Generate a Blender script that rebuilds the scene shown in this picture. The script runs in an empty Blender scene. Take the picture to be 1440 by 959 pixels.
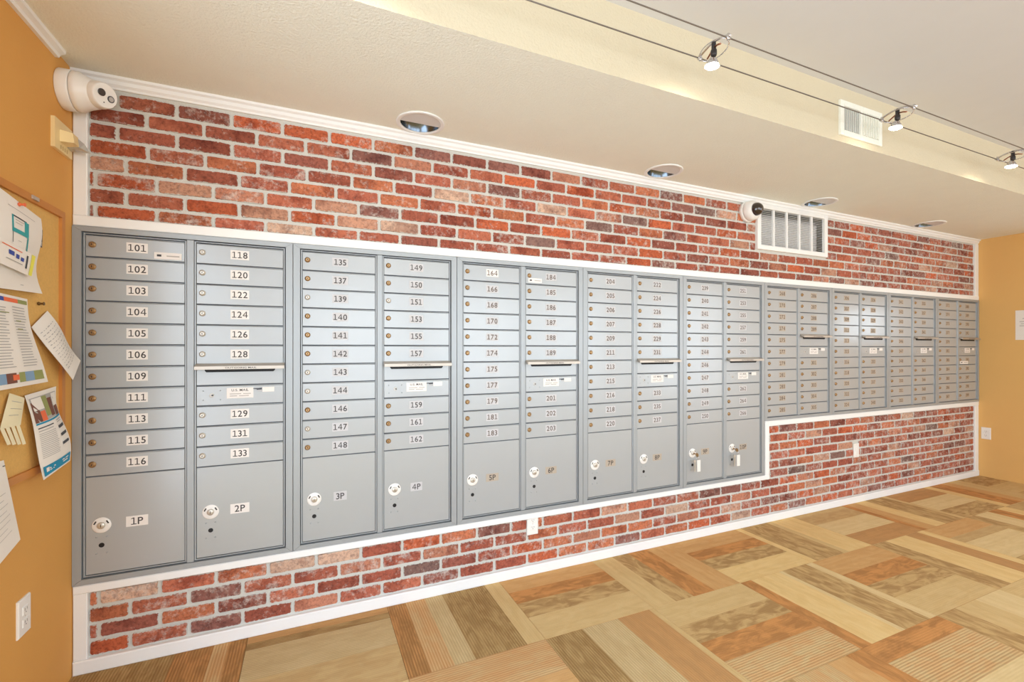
import bpy, bmesh, math, random
from mathutils import Vector, Matrix, Euler

# ------------------------------------------------------------------ camera, sky, light, exposure
SC = bpy.context.scene
COL = SC.collection
YAW = 0.41588
CAMX, CAMY, CAMZ = 0.8603, -2.39, 1.303
cd = bpy.data.cameras.new('camera'); cam = bpy.data.objects.new('camera', cd); COL.objects.link(cam)
cam.location = (CAMX, CAMY, CAMZ); cam.rotation_euler = (math.pi/2, 0, -YAW)
cd.sensor_fit = 'HORIZONTAL'; cd.sensor_width = 36; cd.lens = 646.35/1440*36
cd.shift_y = (489.43-479.5)/1440; cd.clip_start = 0.02
SC.camera = cam
SC.view_settings.view_transform = 'Standard'; SC.view_settings.look = 'None'
SC.view_settings.gamma = 1; SC.view_settings.use_curve_mapping = False
SC.view_settings.exposure = -0.36
SC.cycles.max_bounces = 9; SC.cycles.diffuse_bounces = 6
SC.cycles.sample_clamp_indirect = 6.0
SC.cycles.caustics_reflective = False; SC.cycles.caustics_refractive = False

W = bpy.data.worlds.new('sky'); SC.world = W; W.use_nodes = True
wn = W.node_tree.nodes; wl = W.node_tree.links
bg = wn['Background']; bg.inputs['Strength'].default_value = 8.0
tc = wn.new('ShaderNodeTexCoord'); sp = wn.new('ShaderNodeSeparateXYZ'); rp = wn.new('ShaderNodeValToRGB')
wl.new(tc.outputs['Generated'], sp.inputs[0]); wl.new(sp.outputs['Z'], rp.inputs[0]); wl.new(rp.outputs[0], bg.inputs['Color'])
rp.color_ramp.elements[0].position = 0.0; rp.color_ramp.elements[0].color = (0.72, 0.79, 0.86, 1)
rp.color_ramp.elements[1].position = 0.5; rp.color_ramp.elements[1].color = (0.54, 0.74, 1.0, 1)
e = rp.color_ramp.elements.new(0.08); e.color = (0.84, 0.93, 1.0, 1)

def portal(loc, rot, sx, sy):
    l = bpy.data.lights.new('window_portal', 'AREA'); l.shape = 'RECTANGLE'; l.size = sx; l.size_y = sy
    l.cycles.is_portal = True
    o = bpy.data.objects.new('window_portal', l); o.location = loc; o.rotation_euler = rot; COL.objects.link(o)
def lamp_area(name, loc, size, power, col):
    l = bpy.data.lights.new(name, 'AREA'); l.shape = 'DISK'; l.size = size; l.energy = power; l.color = col
    o = bpy.data.objects.new(name, l); o.location = loc; COL.objects.link(o)
SPOT_W = 5.0
CEIL_W = 14.0

random.seed(7)
RX = 7.128           # right wall
YB = -6.0            # rear wall
ZC, ZU = 2.408, 2.702
SY = -0.85           # soffit face

# ------------------------------------------------------------------ helpers
def lin(c):
    return tuple(((v/255)/12.92 if v/255 <= .04045 else ((v/255+.055)/1.055)**2.4) for v in c)
MATS = {}
def mat(name, rgb, rough=.6, metal=0., bump=0., bscale=60., emit=0., spec=.5, var=0., vscale=8., coat=0.):
    if name in MATS: return MATS[name]
    m = bpy.data.materials.new(name); m.use_nodes = True; n = m.node_tree.nodes; l = m.node_tree.links
    b = n['Principled BSDF']; c = lin(rgb)+(1,)
    b.inputs['Base Color'].default_value = c; b.inputs['Roughness'].default_value = rough
    b.inputs['Metallic'].default_value = metal; b.inputs['Specular IOR Level'].default_value = spec
    b.inputs['Coat Weight'].default_value = coat; b.inputs['Coat Roughness'].default_value = .16 if coat < 1 else .03
    if emit: b.inputs['Emission Color'].default_value = c; b.inputs['Emission Strength'].default_value = emit
    t = n.new('ShaderNodeTexCoord')
    if bump:
        x = n.new('ShaderNodeTexNoise'); x.inputs['Scale'].default_value = bscale; x.inputs['Detail'].default_value = 3
        l.new(t.outputs['Object'], x.inputs['Vector'])
        k = n.new('ShaderNodeBump'); k.inputs['Strength'].default_value = bump; k.inputs['Distance'].default_value = .004
        l.new(x.outputs['Fac'], k.inputs['Height']); l.new(k.outputs[0], b.inputs['Normal'])
    x = n.new('ShaderNodeTexNoise'); x.inputs['Scale'].default_value = vscale
    l.new(t.outputs['Object'], x.inputs['Vector'])
    r = n.new('ShaderNodeMix'); r.data_type = 'RGBA'
    v = var or .02
    r.inputs[6].default_value = tuple(min(1, q*(1-v)) for q in c[:3])+(1,)
    r.inputs[7].default_value = tuple(min(1, q*(1+v)) for q in c[:3])+(1,)
    l.new(x.outputs['Fac'], r.inputs[0]); l.new(r.outputs[2], b.inputs['Base Color'])
    MATS[name] = m; return m

class MB:
    """collects faces of one mesh"""
    def __init__(s): s.v = []; s.f = []; s.m = []; s.sm = []
    def add(s, vs, fs, mi=0, smooth=False):
        k = len(s.v); s.v += [tuple(p) for p in vs]
        for f in fs: s.f.append(tuple(k+i for i in f)); s.m.append(mi); s.sm.append(smooth)
        return s
    def box(s, x0, x1, y0, y1, z0, z1, mi=0):
        v = [(x, y, z) for x in (x0, x1) for y in (y0, y1) for z in (z0, z1)]
        return s.add(v, [(0,1,3,2),(4,6,7,5),(0,4,5,1),(2,3,7,6),(0,2,6,4),(1,5,7,3)], mi)
    def plate(s, x0, x1, z0, z1, yb, yf, ch, mi=0):
        """panel facing -y with chamfered front edge (yb back, yf front, yf<yb)"""
        ym = yf+ch
        a = [(x0,yb,z0),(x1,yb,z0),(x1,yb,z1),(x0,yb,z1)]
        b = [(x0,ym,z0),(x1,ym,z0),(x1,ym,z1),(x0,ym,z1)]
        c = [(x0+ch,yf,z0+ch),(x1-ch,yf,z0+ch),(x1-ch,yf,z1-ch),(x0+ch,yf,z1-ch)]
        fs = [(3,2,1,0),(8,9,10,11)]
        for i in range(4):
            j = (i+1) % 4
            fs += [(i,j,4+j,4+i),(4+i,4+j,8+j,8+i)]
        return s.add(a+b+c, fs, mi)
    def lathe(s, prof, org=(0,0,0), axis=(0,-1,0), seg=20, mi=0, smooth=True, cap=True):
        """prof: list of (radius, height along axis)"""
        ax = Vector(axis).normalized(); up = Vector((0,0,1)) if abs(ax.z) < .9 else Vector((1,0,0))
        u = ax.cross(up).normalized(); w = ax.cross(u); o = Vector(org)
        v = []; fs = []
        for r, h in prof:
            for i in range(seg):
                a = 2*math.pi*i/seg
                v.append(o+ax*h+(u*math.cos(a)+w*math.sin(a))*r)
        for k in range(len(prof)-1):
            for i in range(seg):
                j = (i+1) % seg
                fs.append((k*seg+i, (k+1)*seg+i, (k+1)*seg+j, k*seg+j))
        s.add(v, fs, mi, smooth)
        if cap:
            n = len(s.v)-len(v)
            if prof[-1][0] > 1e-6: s.f.append(tuple(n+(len(prof)-1)*seg+i for i in reversed(range(seg)))); s.m.append(mi); s.sm.append(False)
            if prof[0][0] > 1e-6: s.f.append(tuple(n+i for i in range(seg))); s.m.append(mi); s.sm.append(False)
        return s
    def tube(s, pts, r, seg=8, mi=0, closed=False):
        pts = [Vector(p) for p in pts]; n = len(pts); v = []; fs = []
        for i, p in enumerate(pts):
            if closed: t = pts[(i+1) % n]-pts[i-1]
            else: t = pts[min(i+1, n-1)]-pts[max(i-1, 0)]
            t.normalize(); up = Vector((0,0,1)) if abs(t.z) < .9 else Vector((1,0,0))
            u = t.cross(up).normalized(); w = t.cross(u)
            for k in range(seg):
                a = 2*math.pi*k/seg; v.append(p+(u*math.cos(a)+w*math.sin(a))*r)
        for i in range(n if closed else n-1):
            j = (i+1) % n
            for k in range(seg):
                q = (k+1) % seg
                fs.append((i*seg+k, j*seg+k, j*seg+q, i*seg+q))
        s.add(v, fs, mi, True)
        if not closed:
            b = len(s.v)-len(v)
            s.f.append(tuple(b+k for k in range(seg))); s.m.append(mi); s.sm.append(False)
            s.f.append(tuple(b+(n-1)*seg+k for k in reversed(range(seg)))); s.m.append(mi); s.sm.append(False)
        return s
    def mesh(s, name, mats):
        me = bpy.data.meshes.new(name); me.from_pydata(s.v, [], s.f)
        for m in (mats if isinstance(mats, (list, tuple)) else [mats]): me.materials.append(m)
        me.polygons.foreach_set('material_index', s.m); me.polygons.foreach_set('use_smooth', s.sm)
        bm = bmesh.new(); bm.from_mesh(me); bmesh.ops.recalc_face_normals(bm, faces=bm.faces); bm.to_mesh(me); bm.free()
        me.update(); return me
def inst(name, me, parent=None, loc=(0,0,0), rot=None):
    o = bpy.data.objects.new(name, me); COL.objects.link(o)
    if parent: o.parent = parent
    o.location = loc
    if rot: o.rotation_euler = rot
    return o
def obj(name, mb, mats, parent=None, loc=(0,0,0), rot=None):
    return inst(name, mb.mesh(name, mats), parent, loc, rot)
def thing(name, label, cat, loc=(0,0,0), rot=None, group=None):
    o = inst(name, None, None, loc, rot); tag(o, label, cat, group); return o
def tag(o, label, cat, group=None):
    o['label'] = label; o['category'] = cat
    if group: o['group'] = group
    return o
def struct(name, mb, mats, label=None, loc=(0,0,0)):
    o = obj(name, mb, mats, None, loc); o['kind'] = 'structure'
    if label: o['label'] = label
    return o

# ------------------------------------------------------------------ materials
M_orange = mat('orange_paint', (217,160,82), .75, bump=.12, bscale=120)
M_ceil = mat('cream_ceiling_paint', (238,239,228), .85, bump=.9, bscale=110)
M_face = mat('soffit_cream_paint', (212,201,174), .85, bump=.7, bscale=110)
M_upceil = mat('offwhite_ceiling_paint', (216,218,220), .9, bump=.1, bscale=60)
M_white = mat('white_trim_paint', (238,239,238), .45)
M_mortar = mat('grey_mortar', (204,203,196), .95, bump=.6, bscale=180, var=.08, vscale=30)
M_silver = mat('silver_powder_coat', (163,169,173), .36, metal=.25, spec=.5)
M_silver2 = mat('silver_door_coat', (172,177,180), .33, metal=.2, spec=.5, coat=.5)
M_gap = mat('dark_gap', (92,97,105), .6)
M_black = mat('black_hole', (12,14,18), .6)
M_chrome = mat('chrome', (215,215,218), .15, metal=1.)
M_steel = mat('brushed_steel_hood', (190,182,172), .4, metal=.6)
M_brass = mat('brass_lock', (170,138,98), .35, metal=.7)
M_nickel = mat('nickel_lock', (205,200,190), .35, metal=.5)
M_card = mat('white_number_card', (232,228,224), .5)
M_card2 = mat('clear_number_card', (196,196,198), .5)
M_card3 = mat('tan_number_card', (178,166,150), .5)
M_ink = mat('dark_ink', (62,58,58), .6)
M_inkb = mat('brown_ink', (92,76,66), .6)
M_dark = mat('dark_plastic', (45,42,42), .4)
M_plastic = mat('white_plastic', (236,234,230), .35)
M_cream = mat('cream_plastic', (236,214,160), .4)
M_lens = mat('clear_strobe_lens', (190,190,186), .15, metal=.3)
M_dome = mat('smoked_dome', (38,28,28), .08, coat=1.)
M_cork = mat('cork', (222,176,100), .9, bump=.5, bscale=220, var=.1, vscale=120)
M_oak = mat('oak_frame', (196,130,62), .5, var=.12, vscale=14)
M_paper = mat('white_paper', (236,230,222), .8)
M_paperc = mat('cream_paper', (236,226,190), .8)
M_teal = mat('teal_print', (52,160,165), .7)
M_blue = mat('blue_print', (28,140,178), .7)
M_pgrey = mat('grey_print', (178,174,170), .8)
M_pdark = mat('charcoal_print', (70,72,78), .7)
M_pred = mat('orange_print', (232,112,70), .7)
M_pyel = mat('yellow_print', (232,226,90), .7)
M_polive = mat('olive_print', (150,155,95), .8)
M_pnavy = mat('navy_print', (60,80,160), .7)
M_plight = mat('pale_blue_print', (130,160,190), .8)
M_pbrown = mat('brown_print', (120,76,62), .8)
M_duct = mat('grey_duct_liner', (196,196,196), .9, bump=1., bscale=60, var=.25, vscale=50)
M_ductd = mat('dark_duct', (186,184,182), .7)
M_wire = mat('steel_cable', (120,112,104), .4, metal=.7)
M_glow = mat('halogen_glow', (255,236,205), .4, emit=40.)
M_copper = mat('copper_contact', (150,100,74), .35, metal=.8)

def brick_material():
    m = bpy.data.materials.new('weathered_brick'); m.use_nodes = True; n = m.node_tree.nodes; l = m.node_tree.links
    b = n['Principled BSDF']; b.inputs['Roughness'].default_value = .85; b.inputs['Specular IOR Level'].default_value = .25
    oi = n.new('ShaderNodeObjectInfo'); t = n.new('ShaderNodeTexCoord')
    ad = n.new('ShaderNodeVectorMath'); ad.operation = 'ADD'
    mu = n.new('ShaderNodeMath'); mu.operation = 'MULTIPLY'; mu.inputs[1].default_value = 37.
    l.new(oi.outputs['Random'], mu.inputs[0]); l.new(t.outputs['Object'], ad.inputs[0]); l.new(mu.outputs[0], ad.inputs[1])
    def noise(s, d, r=.6):
        x = n.new('ShaderNodeTexNoise'); x.inputs['Scale'].default_value = s; x.inputs['Detail'].default_value = d
        x.inputs['Roughness'].default_value = r; l.new(ad.outputs[0], x.inputs['Vector']); return x
    def mix(a, bb, fac, kind='MIX'):
        x = n.new('ShaderNodeMix'); x.data_type = 'RGBA'; x.blend_type = kind
        for sock, val in ((x.inputs[6], a), (x.inputs[7], bb), (x.inputs[0], fac)):
            if hasattr(val, 'is_linked'): l.new(val, sock)
            else: sock.default_value = val
        return x.outputs[2]
    def ramp(src, p0, p1):
        x = n.new('ShaderNodeMapRange'); x.inputs[1].default_value = p0; x.inputs[2].default_value = p1
        l.new(src, x.inputs[0]); return x.outputs[0]
    n1 = noise(9, 3); n2 = noise(75, 5, .75); n3 = noise(30, 6, .75); n4 = noise(95, 3)
    def M2(op, a, b_=None):
        x = n.new('ShaderNodeMath'); x.operation = op
        for i, vv in enumerate((a, b_)):
            if vv is None: continue
            if hasattr(vv, 'is_linked'): l.new(vv, x.inputs[i])
            else: x.inputs[i].default_value = vv
        return x.outputs[0]
    ds = []
    for nm in ('from_left', 'from_right'):
        uvn = n.new('ShaderNodeUVMap'); uvn.uv_map = nm; sx = n.new('ShaderNodeSeparateXYZ'); l.new(uvn.outputs[0], sx.inputs[0]); ds += [sx.outputs['X'], sx.outputs['Y']]
    dist = M2('MINIMUM', M2('MINIMUM', ds[0], ds[1]), M2('MINIMUM', ds[2], ds[3]))
    edge = M2('ADD', dist, M2('MULTIPLY', M2('SUBTRACT', n4.outputs['Fac'], .5), .016))
    dark = mix(oi.outputs['Color'], (.58,.47,.47,1), 1.0, 'MULTIPLY')
    c = mix(oi.outputs['Color'], dark, ramp(n1.outputs['Fac'], .50, .68))
    rs = M2('MULTIPLY', M2('SUBTRACT', oi.outputs['Random'], .5), .14)
    c = mix(c, (.60,.55,.50,1), ramp(M2('ADD', n3.outputs['Fac'], rs), .53, .80))
    c = mix(c, mix(c, (1.16,1.15,1.12,1), 1.0, 'MULTIPLY'), ramp(n2.outputs['Fac'], .48, .62))
    c = mix(c, mix(c, (.62,.60,.62,1), 1.0, 'MULTIPLY'), ramp(n2.outputs['Fac'], .50, .36))
    c = mix((.58,.57,.53,1), c, ramp(edge, .0008, .0035))
    l.new(c, b.inputs['Base Color'])
    k = n.new('ShaderNodeBump'); k.inputs['Strength'].default_value = .8; k.inputs['Distance'].default_value = .003
    l.new(n2.outputs['Fac'], k.inputs['Height']); l.new(k.outputs[0], b.inputs['Normal'])
    return m
M_brick = brick_material()

def carpet_material():
    m = bpy.data.materials.new('striped_carpet'); m.use_nodes = True; n = m.node_tree.nodes; l = m.node_tree.links
    b = n['Principled BSDF']; b.inputs['Roughness'].default_value = .95; b.inputs['Specular IOR Level'].default_value = .15
    def attr(a):
        x = n.new('ShaderNodeAttribute'); x.attribute_name = a; return x
    A, B, S = attr('tone_a'), attr('tone_b'), attr('band')
    ss = n.new('ShaderNodeSeparateColor'); l.new(S.outputs['Color'], ss.inputs[0])   # r: mottle, g: rib
    uv = n.new('ShaderNodeUVMap'); uv.uv_map = 'along'
    def math_(op, *a):
        x = n.new('ShaderNodeMath'); x.operation = op
        for i, v in enumerate(a):
            if hasattr(v, 'is_linked'): l.new(v, x.inputs[i])
            else: x.inputs[i].default_value = v
        return x.outputs[0]
    def noise(scale, d, sx=1., sy=1., dist=0.):
        mp = n.new('ShaderNodeMapping'); mp.inputs['Scale'].default_value = (sx, sy, 1); l.new(uv.outputs[0], mp.inputs[0])
        x = n.new('ShaderNodeTexNoise'); x.inputs['Scale'].default_value = scale; x.inputs['Detail'].default_value = d
        x.inputs['Distortion'].default_value = dist
        l.new(mp.outputs[0], x.inputs['Vector']); return x.outputs['Fac']
    def mr(src, a, c):
        x = n.new('ShaderNodeMapRange'); x.inputs[1].default_value = a; x.inputs[2].default_value = c; l.new(src, x.inputs[0]); return x.outputs[0]
    def mix(a, bb, fac, kind='MIX'):
        x = n.new('ShaderNodeMix'); x.data_type = 'RGBA'; x.blend_type = kind
        for sock, val in ((x.inputs[6], a), (x.inputs[7], bb), (x.inputs[0], fac)):
            if hasattr(val, 'is_linked'): l.new(val, sock)
            else: sock.default_value = val
        return x.outputs[2]
    marb = mr(noise(15, 5, .6, 1.5, 1.0), .40, .60)
    streak = mr(noise(14, 3, .12, 3.0), .40, .64)
    sp_ = n.new('ShaderNodeSeparateXYZ'); l.new(uv.outputs[0], sp_.inputs[0])
    rib = math_('SINE', math_('MULTIPLY', sp_.outputs['Y'], 2*math.pi/.0115))
    ribp = math_('MULTIPLY', math_('ADD', rib, 1.), .5)
    f1 = math_('MULTIPLY', marb, ss.outputs[0])
    c = mix(A.outputs['Color'], B.outputs['Color'], f1)
    sf = math_('MULTIPLY', streak, .30)
    c = mix(c, mix(c, (.80,.76,.72,1), 1., 'MULTIPLY'), sf)
    c = mix(c, B.outputs['Color'], math_('MULTIPLY', math_('MULTIPLY', ribp, ss.outputs[1]), mr(noise(7, 2, .5, 2.), .35, .6)))
    c = mix(c, mix(c, (.62,.55,.48,1), 1., 'MULTIPLY'), math_('MULTIPLY', math_('MULTIPLY', ribp, ss.outputs[1]), .60))
    fine = noise(700, 1)
    c = mix(c, mix(c, (.80,.80,.80,1), 1., 'MULTIPLY'), mr(fine, .5, .75))
    l.new(c, b.inputs['Base Color'])
    k = n.new('ShaderNodeBump'); k.inputs['Strength'].default_value = .5; k.inputs['Distance'].default_value = .002
    l.new(math_('ADD', math_('MULTIPLY', fine, .6), math_('MULTIPLY', ribp, math_('ADD', .25, ss.outputs[1]))), k.inputs['Height'])
    l.new(k.outputs[0], b.inputs['Normal'])
    return m
M_carpet = carpet_material()

# ------------------------------------------------------------------ floor and carpet tiles
fl = struct('floor', MB().box(-.3, RX+.3, YB-.3, .3, -.12, -.006), mat('floor_slab', (120,110,95), .9), 'floor of carpet tiles laid quarter turn in tan, orange and brown bands')
TW = .6096
# band kinds: first tone, second tone, mottle, rib
BK = {
 'L': ((218,188,134),(208,174,118),.5,.15), 'T': ((208,176,124),(194,158,106),.6,.2), 'Y': ((232,200,140),(220,182,118),.4,.05),
 'C': ((226,200,148),(216,186,132),.4,.05), 'P': ((214,170,114),(204,156,98),.5,.1), 'B': ((202,154,100),(190,146,96),.7,.3),
 'O': ((210,150,90),(176,126,76),.9,.1),   'G': ((206,172,118),(170,134,86),.9,.1),    'D': ((190,158,106),(156,122,76),.7,.7),
 'R': ((214,180,130),(212,156,100),.4,.8), 'X': ((202,148,92),(168,124,76),.8,.8),    'W': ((214,188,140),(198,170,122),.5,.6),
 'K': ((212,184,134),(214,164,110),.6,.6),
}
TILES = {  # (col,row): bands from the left (crosswise tiles) or from the wall outward (lengthwise tiles), with widths
 (0,0): [('D',.34),('X',.14),('R',.06),('X',.08)],
 (1,0): [('B',.07),('D',.05),('W',.21),('T',.25)],
 (2,0): [('X',.09),('R',.10),('W',.09),('D',.24),('L',.09)],
 (3,0): [('P',.15),('O',.11),('G',.13),('L',.22)],
 (4,0): [('L',.15),('G',.12),('O',.15),('P',.19)],
 (5,0): [('P',.17),('O',.11),('G',.13),('Y',.20)],
 (6,0): [('Y',.05),('G',.27),('L',.05),('Y',.24)],
 (7,0): [('T',.20),('C',.20),('B',.21)],
 (8,0): [('O',.06),('P',.12),('Y',.14),('G',.24),('L',.05)],
 (9,0): [('B',.20),('C',.20),('G',.21)],
 (10,0):[('Y',.10),('O',.20),('P',.12),('L',.19)],
 (11,0):[('G',.24),('L',.20),('T',.17)],
 (1,1): [('T',.20),('D',.2),('L',.21)],
 (2,1): [('R',.20),('P',.20),('B',.21)],
 (3,1): [('D',.19),('W',.20),('B',.19),('L',.03)],
 (4,1): [('L',.17),('G',.13),('O',.13),('K',.18)],
 (5,1): [('O',.08),('Y',.23),('C',.03),('G',.21),('C',.06)],
 (6,1): [('P',.17),('O',.13),('G',.13),('L',.18)],
 (7,1): [('G',.15),('Y',.24),('B',.14),('Y',.08)],
 (8,1): [('P',.15),('T',.08),('C',.24),('G',.14)],
 (9,1): [('G',.12),('C',.2),('O',.15),('Y',.14)],
 (2,2): [('D',.2),('L',.2),('O',.21)],
 (3,2): [('T',.2),('P',.2),('R',.21)],
 (4,2): [('G',.16),('K',.22),('P',.12),('O',.11)],
 (5,2): [('O',.10),('K',.20),('C',.17),('D',.14)],
 (6,2): [('G',.16),('L',.20),('C',.25)],
 (7,2): [('L',.14),('O',.10),('C',.21),('G',.16)],
}
rnd = random.Random(11)
def band_list():
    t = 0; out = []
    while t < .6:
        w = rnd.choice((.06,.12,.15,.18,.22)); out.append((rnd.choice('LTYCPBOGDKLC'), w)); t += w
    return out
for c in range(12):
    for r in range(10):
        x0 = c*TW; x1 = min(x0+TW, RX)
        y1 = 0. if r == 0 else -.57-(r-1)*TW
        y0 = -.57-r*TW
        if y0 < YB: y0 = YB
        if y1 <= y0 or x1-x0 < .02: continue
        bands = TILES.get((c, r)) or band_list()
        across = (c+r) % 2 == 0         # bands run toward the wall, divided along x
        if r == 0 and across is False: bands = [(bands[0][0], bands[0][1])]+bands[1:]
        g = .0008
        X0, X1, Y0, Y1 = x0+g, x1-g, y0+g, y1-g
        me = bpy.data.meshes.new('carpet_tile'); vs = []; fs = []; info = []
        L = (X1-X0) if across else (Y1-Y0); tot = sum(b[1] for b in bands); t = 0; cuts = [0.]
        for b in bands:
            t += b[1]; cuts.append(min(t, L))
        cuts[-1] = L
        ox, oy = rnd.random()*20, rnd.random()*20
        for i, b in enumerate(bands):
            a, d = cuts[i], cuts[i+1]
            if d-a < 1e-4: continue
            if across: q = [(X0+a,Y0),(X0+d,Y0),(X0+d,Y1),(X0+a,Y1)]; uvq = [(0,a),(0,d),(Y1-Y0,d),(Y1-Y0,a)]
            else: q = [(X0,Y1-d),(X1,Y1-d),(X1,Y1-a),(X0,Y1-a)]; uvq = [(0,d),(X1-X0,d),(X1-X0,a),(0,a)]
            k = len(vs); vs += [(x, y, 0.) for x, y in q]; fs.append((k,k+1,k+2,k+3)); info.append((b[0], [(u+ox+i*3.1, v+oy) for u, v in uvq]))
        k = len(vs); vs += [(X0,Y0,0.),(X1,Y0,0.),(X1,Y1,0.),(X0,Y1,0.),(X0,Y0,-.006),(X1,Y0,-.006),(X1,Y1,-.006),(X0,Y1,-.006)]
        for a, d in ((0,1),(1,2),(2,3),(3,0)):
            fs.append((k+a+4,k+d+4,k+d,k+a)); info.append((bands[0][0], [(0,0)]*4))
        me.from_pydata(vs, [], fs); me.materials.append(M_carpet)
        ul = me.uv_layers.new(name='along')
        ta = me.color_attributes.new('tone_a', 'FLOAT_COLOR', 'CORNER'); tb = me.color_attributes.new('tone_b', 'FLOAT_COLOR', 'CORNER')
        me.color_attributes.new('band', 'FLOAT_COLOR', 'CORNER')
        ul = me.uv_layers['along'].data; ta, tb, bs = (me.attributes[a].data for a in ('tone_a', 'tone_b', 'band'))
        for p, (bk, uvq) in zip(me.polygons, info):
            ca, cb, mo, ri = BK[bk]
            for j, li in enumerate(p.loop_indices):
                ul[li].uv = uvq[j]; ta[li].color = lin(ca)+(1,); tb[li].color = lin(cb)+(1,); bs[li].color = (mo, ri, 0, 1)
        inst('carpet_tile', me, fl)

# ------------------------------------------------------------------ walls
VX0, VX1, VZ0, VZ1 = 3.926, 4.660, 2.070, 2.343       # opening of the return air grille
wb = MB()
for a in ((-.15,VX0,0,.12,-.1,ZC+.3),(VX1,RX+.15,0,.12,-.1,ZC+.3),(VX0,VX1,0,.12,-.1,VZ0),(VX0,VX1,0,.12,VZ1,ZC+.3)): wb.box(*a)
wall = struct('wall_back', wb, M_mortar, 'back wall carrying the mailboxes and the brick facing')
def wall_with_holes(name, axis, pos, th, a0, a1, z0, z1, holes, m, label):
    """wall plane across the given axis; holes (a0,a1,z0,z1)"""
    mb = MB(); xs = sorted({a0, a1, *[h[0] for h in holes], *[h[1] for h in holes]}); zs = sorted({z0, z1, *[h[2] for h in holes], *[h[3] for h in holes]})
    for i in range(len(xs)-1):
        for j in range(len(zs)-1):
            cx, cz = (xs[i]+xs[i+1])/2, (zs[j]+zs[j+1])/2
            if any(h[0] < cx < h[1] and h[2] < cz < h[3] for h in holes): continue
            if axis == 'x': mb.box(pos, pos+th, xs[i], xs[i+1], zs[j], zs[j+1])
            else: mb.box(xs[i], xs[i+1], pos, pos+th, zs[j], zs[j+1])
    return struct(name, mb, m, label)
LH = [(-4.6,-1.25,.10,2.35)]
RH = [(-1.42,-.86,1.36,1.84), (-5.2,-3.2,.4,2.3)]
BH = [(.6,2.5,.35,2.45),(2.9,4.8,.35,2.45),(5.2,6.8,.35,2.45)]
wall_with_holes('wall_left', 'x', 0, -.12, YB, 0, -.1, ZU+.1, LH, M_orange, 'orange painted wall on the left with the cork board')
wall_with_holes('wall_right', 'x', RX, .12, YB, 0, -.1, ZU+.1, RH, mat('daylit_orange_paint', (224,178,108), .75, bump=.12, bscale=120), 'orange painted wall at the right end')  # same orange as the left wall, paled to put daylight into the colour
wall_with_holes('wall_rear', 'y', YB, -.12, -.15, RX+.15, -.1, ZU+.1, BH, mat('pale_wall_paint', (224,220,212), .8), 'wall behind the viewer with tall windows')
wi = 0
def window(axis, pos, a0, a1, z0, z1, nm, nh=1):
    global wi
    wi += 1; mb = MB(); w = .045
    def bar(p0, p1, q0, q1):
        if axis == 'x': mb.box(pos-.03, pos+.03, p0, p1, q0, q1)
        else: mb.box(p0, p1, pos-.03, pos+.03, q0, q1)
    bar(a0, a1, z0, z0+w); bar(a0, a1, z1-w, z1); bar(a0, a0+w, z0, z1); bar(a1-w, a1, z0, z1)
    for i in range(1, nm):
        x = a0+(a1-a0)*i/nm; bar(x-.02, x+.02, z0, z1)
    o = struct('window_%d' % wi, mb, M_white, 'white framed window in the wall outside the picture')
    if axis == 'x': portal((pos, (a0+a1)/2, (z0+z1)/2), (0, math.radians(90) if pos > 3 else math.radians(-90), 0), z1-z0, a1-a0)
    else: portal(((a0+a1)/2, pos, (z0+z1)/2), (math.radians(90), 0, 0), a1-a0, z1-z0)
window('x', -.06, *LH[0], 3)
window('x', RX+.06, *RH[0], 1)
window('x', RX+.06, *RH[1], 2)
for h in BH: window('y', YB-.06, *h, 2)

# ------------------------------------------------------------------ ceilings
struct('ceiling', MB().box(-.15, RX+.15, YB-.15, SY+.02, ZU, ZU+.1), M_upceil, 'off white upper ceiling above the cable lights')
DLX = [1.361, 2.887, 4.400, 5.910]; DLY = -.145; DLR = .098
mb = MB()
def ring_hole(mb, cx, cy, r, x0, x1, y0, y1, z, seg=32, mi=0):
    ci = []; sq = []
    for i in range(seg):
        a = 2*math.pi*(i+.5)/seg; ca, sa = math.cos(a), math.sin(a); ci.append((cx+r*ca, cy+r*sa, z))
        tx = ((x1-cx) if ca > 0 else (x0-cx))/ca; ty = ((y1-cy) if sa > 0 else (y0-cy))/sa; t = min(tx, ty)
        sq.append((cx+t*ca, cy+t*sa, z))
    fs = [(i, (i+1) % seg, seg+(i+1) % seg, seg+i) for i in range(seg)]
    k = 2*seg; cor = [(x1,y1,z),(x0,y1,z),(x0,y0,z),(x1,y0,z)]
    for q, (X, Y, Z) in enumerate(cor):     # corner triangles
        a = math.atan2(Y-cy, X-cx) % (2*math.pi); i = int((a/(2*math.pi))*seg-.5) % seg
        fs.append((seg+i, seg+(i+1) % seg, k+q))
    mb.add(ci+sq+cor, fs, mi)
    up = [(x, y, z+.10) for x, y, _ in ci]
    mb.add(ci+up, [(i, (i+1) % seg, seg+(i+1) % seg, seg+i) for i in range(seg)], mi, True)
xs = [-.15]
for cx in DLX: xs += [cx-.13, cx+.13]
xs.append(RX+.15)
ya, yb = DLY-.13, DLY+.13
for i in range(0, len(xs), 2): mb.add([(xs[i],SY,ZC),(xs[i+1],SY,ZC),(xs[i+1],.1,ZC),(xs[i],.1,ZC)], [(0,1,2,3)])
for cx in DLX:
    a, b = cx-.13, cx+.13
    mb.add([(a,SY,ZC),(b,SY,ZC),(b,ya,ZC),(a,ya,ZC)], [(0,1,2,3)]); mb.add([(a,yb,ZC),(b,yb,ZC),(b,.1,ZC),(a,.1,ZC)], [(0,1,2,3)])
    ring_hole(mb, cx, DLY, DLR, a, b, ya, yb, ZC)
mb.add([(-.15,SY,ZC),(RX+.15,SY,ZC),(RX+.15,SY,ZU+.05),(-.15,SY,ZU+.05)], [(0,1,2,3)], 1)
mb.box(-.15, RX+.15, SY+.0, .1, ZU+.05, ZU+.1)
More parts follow.
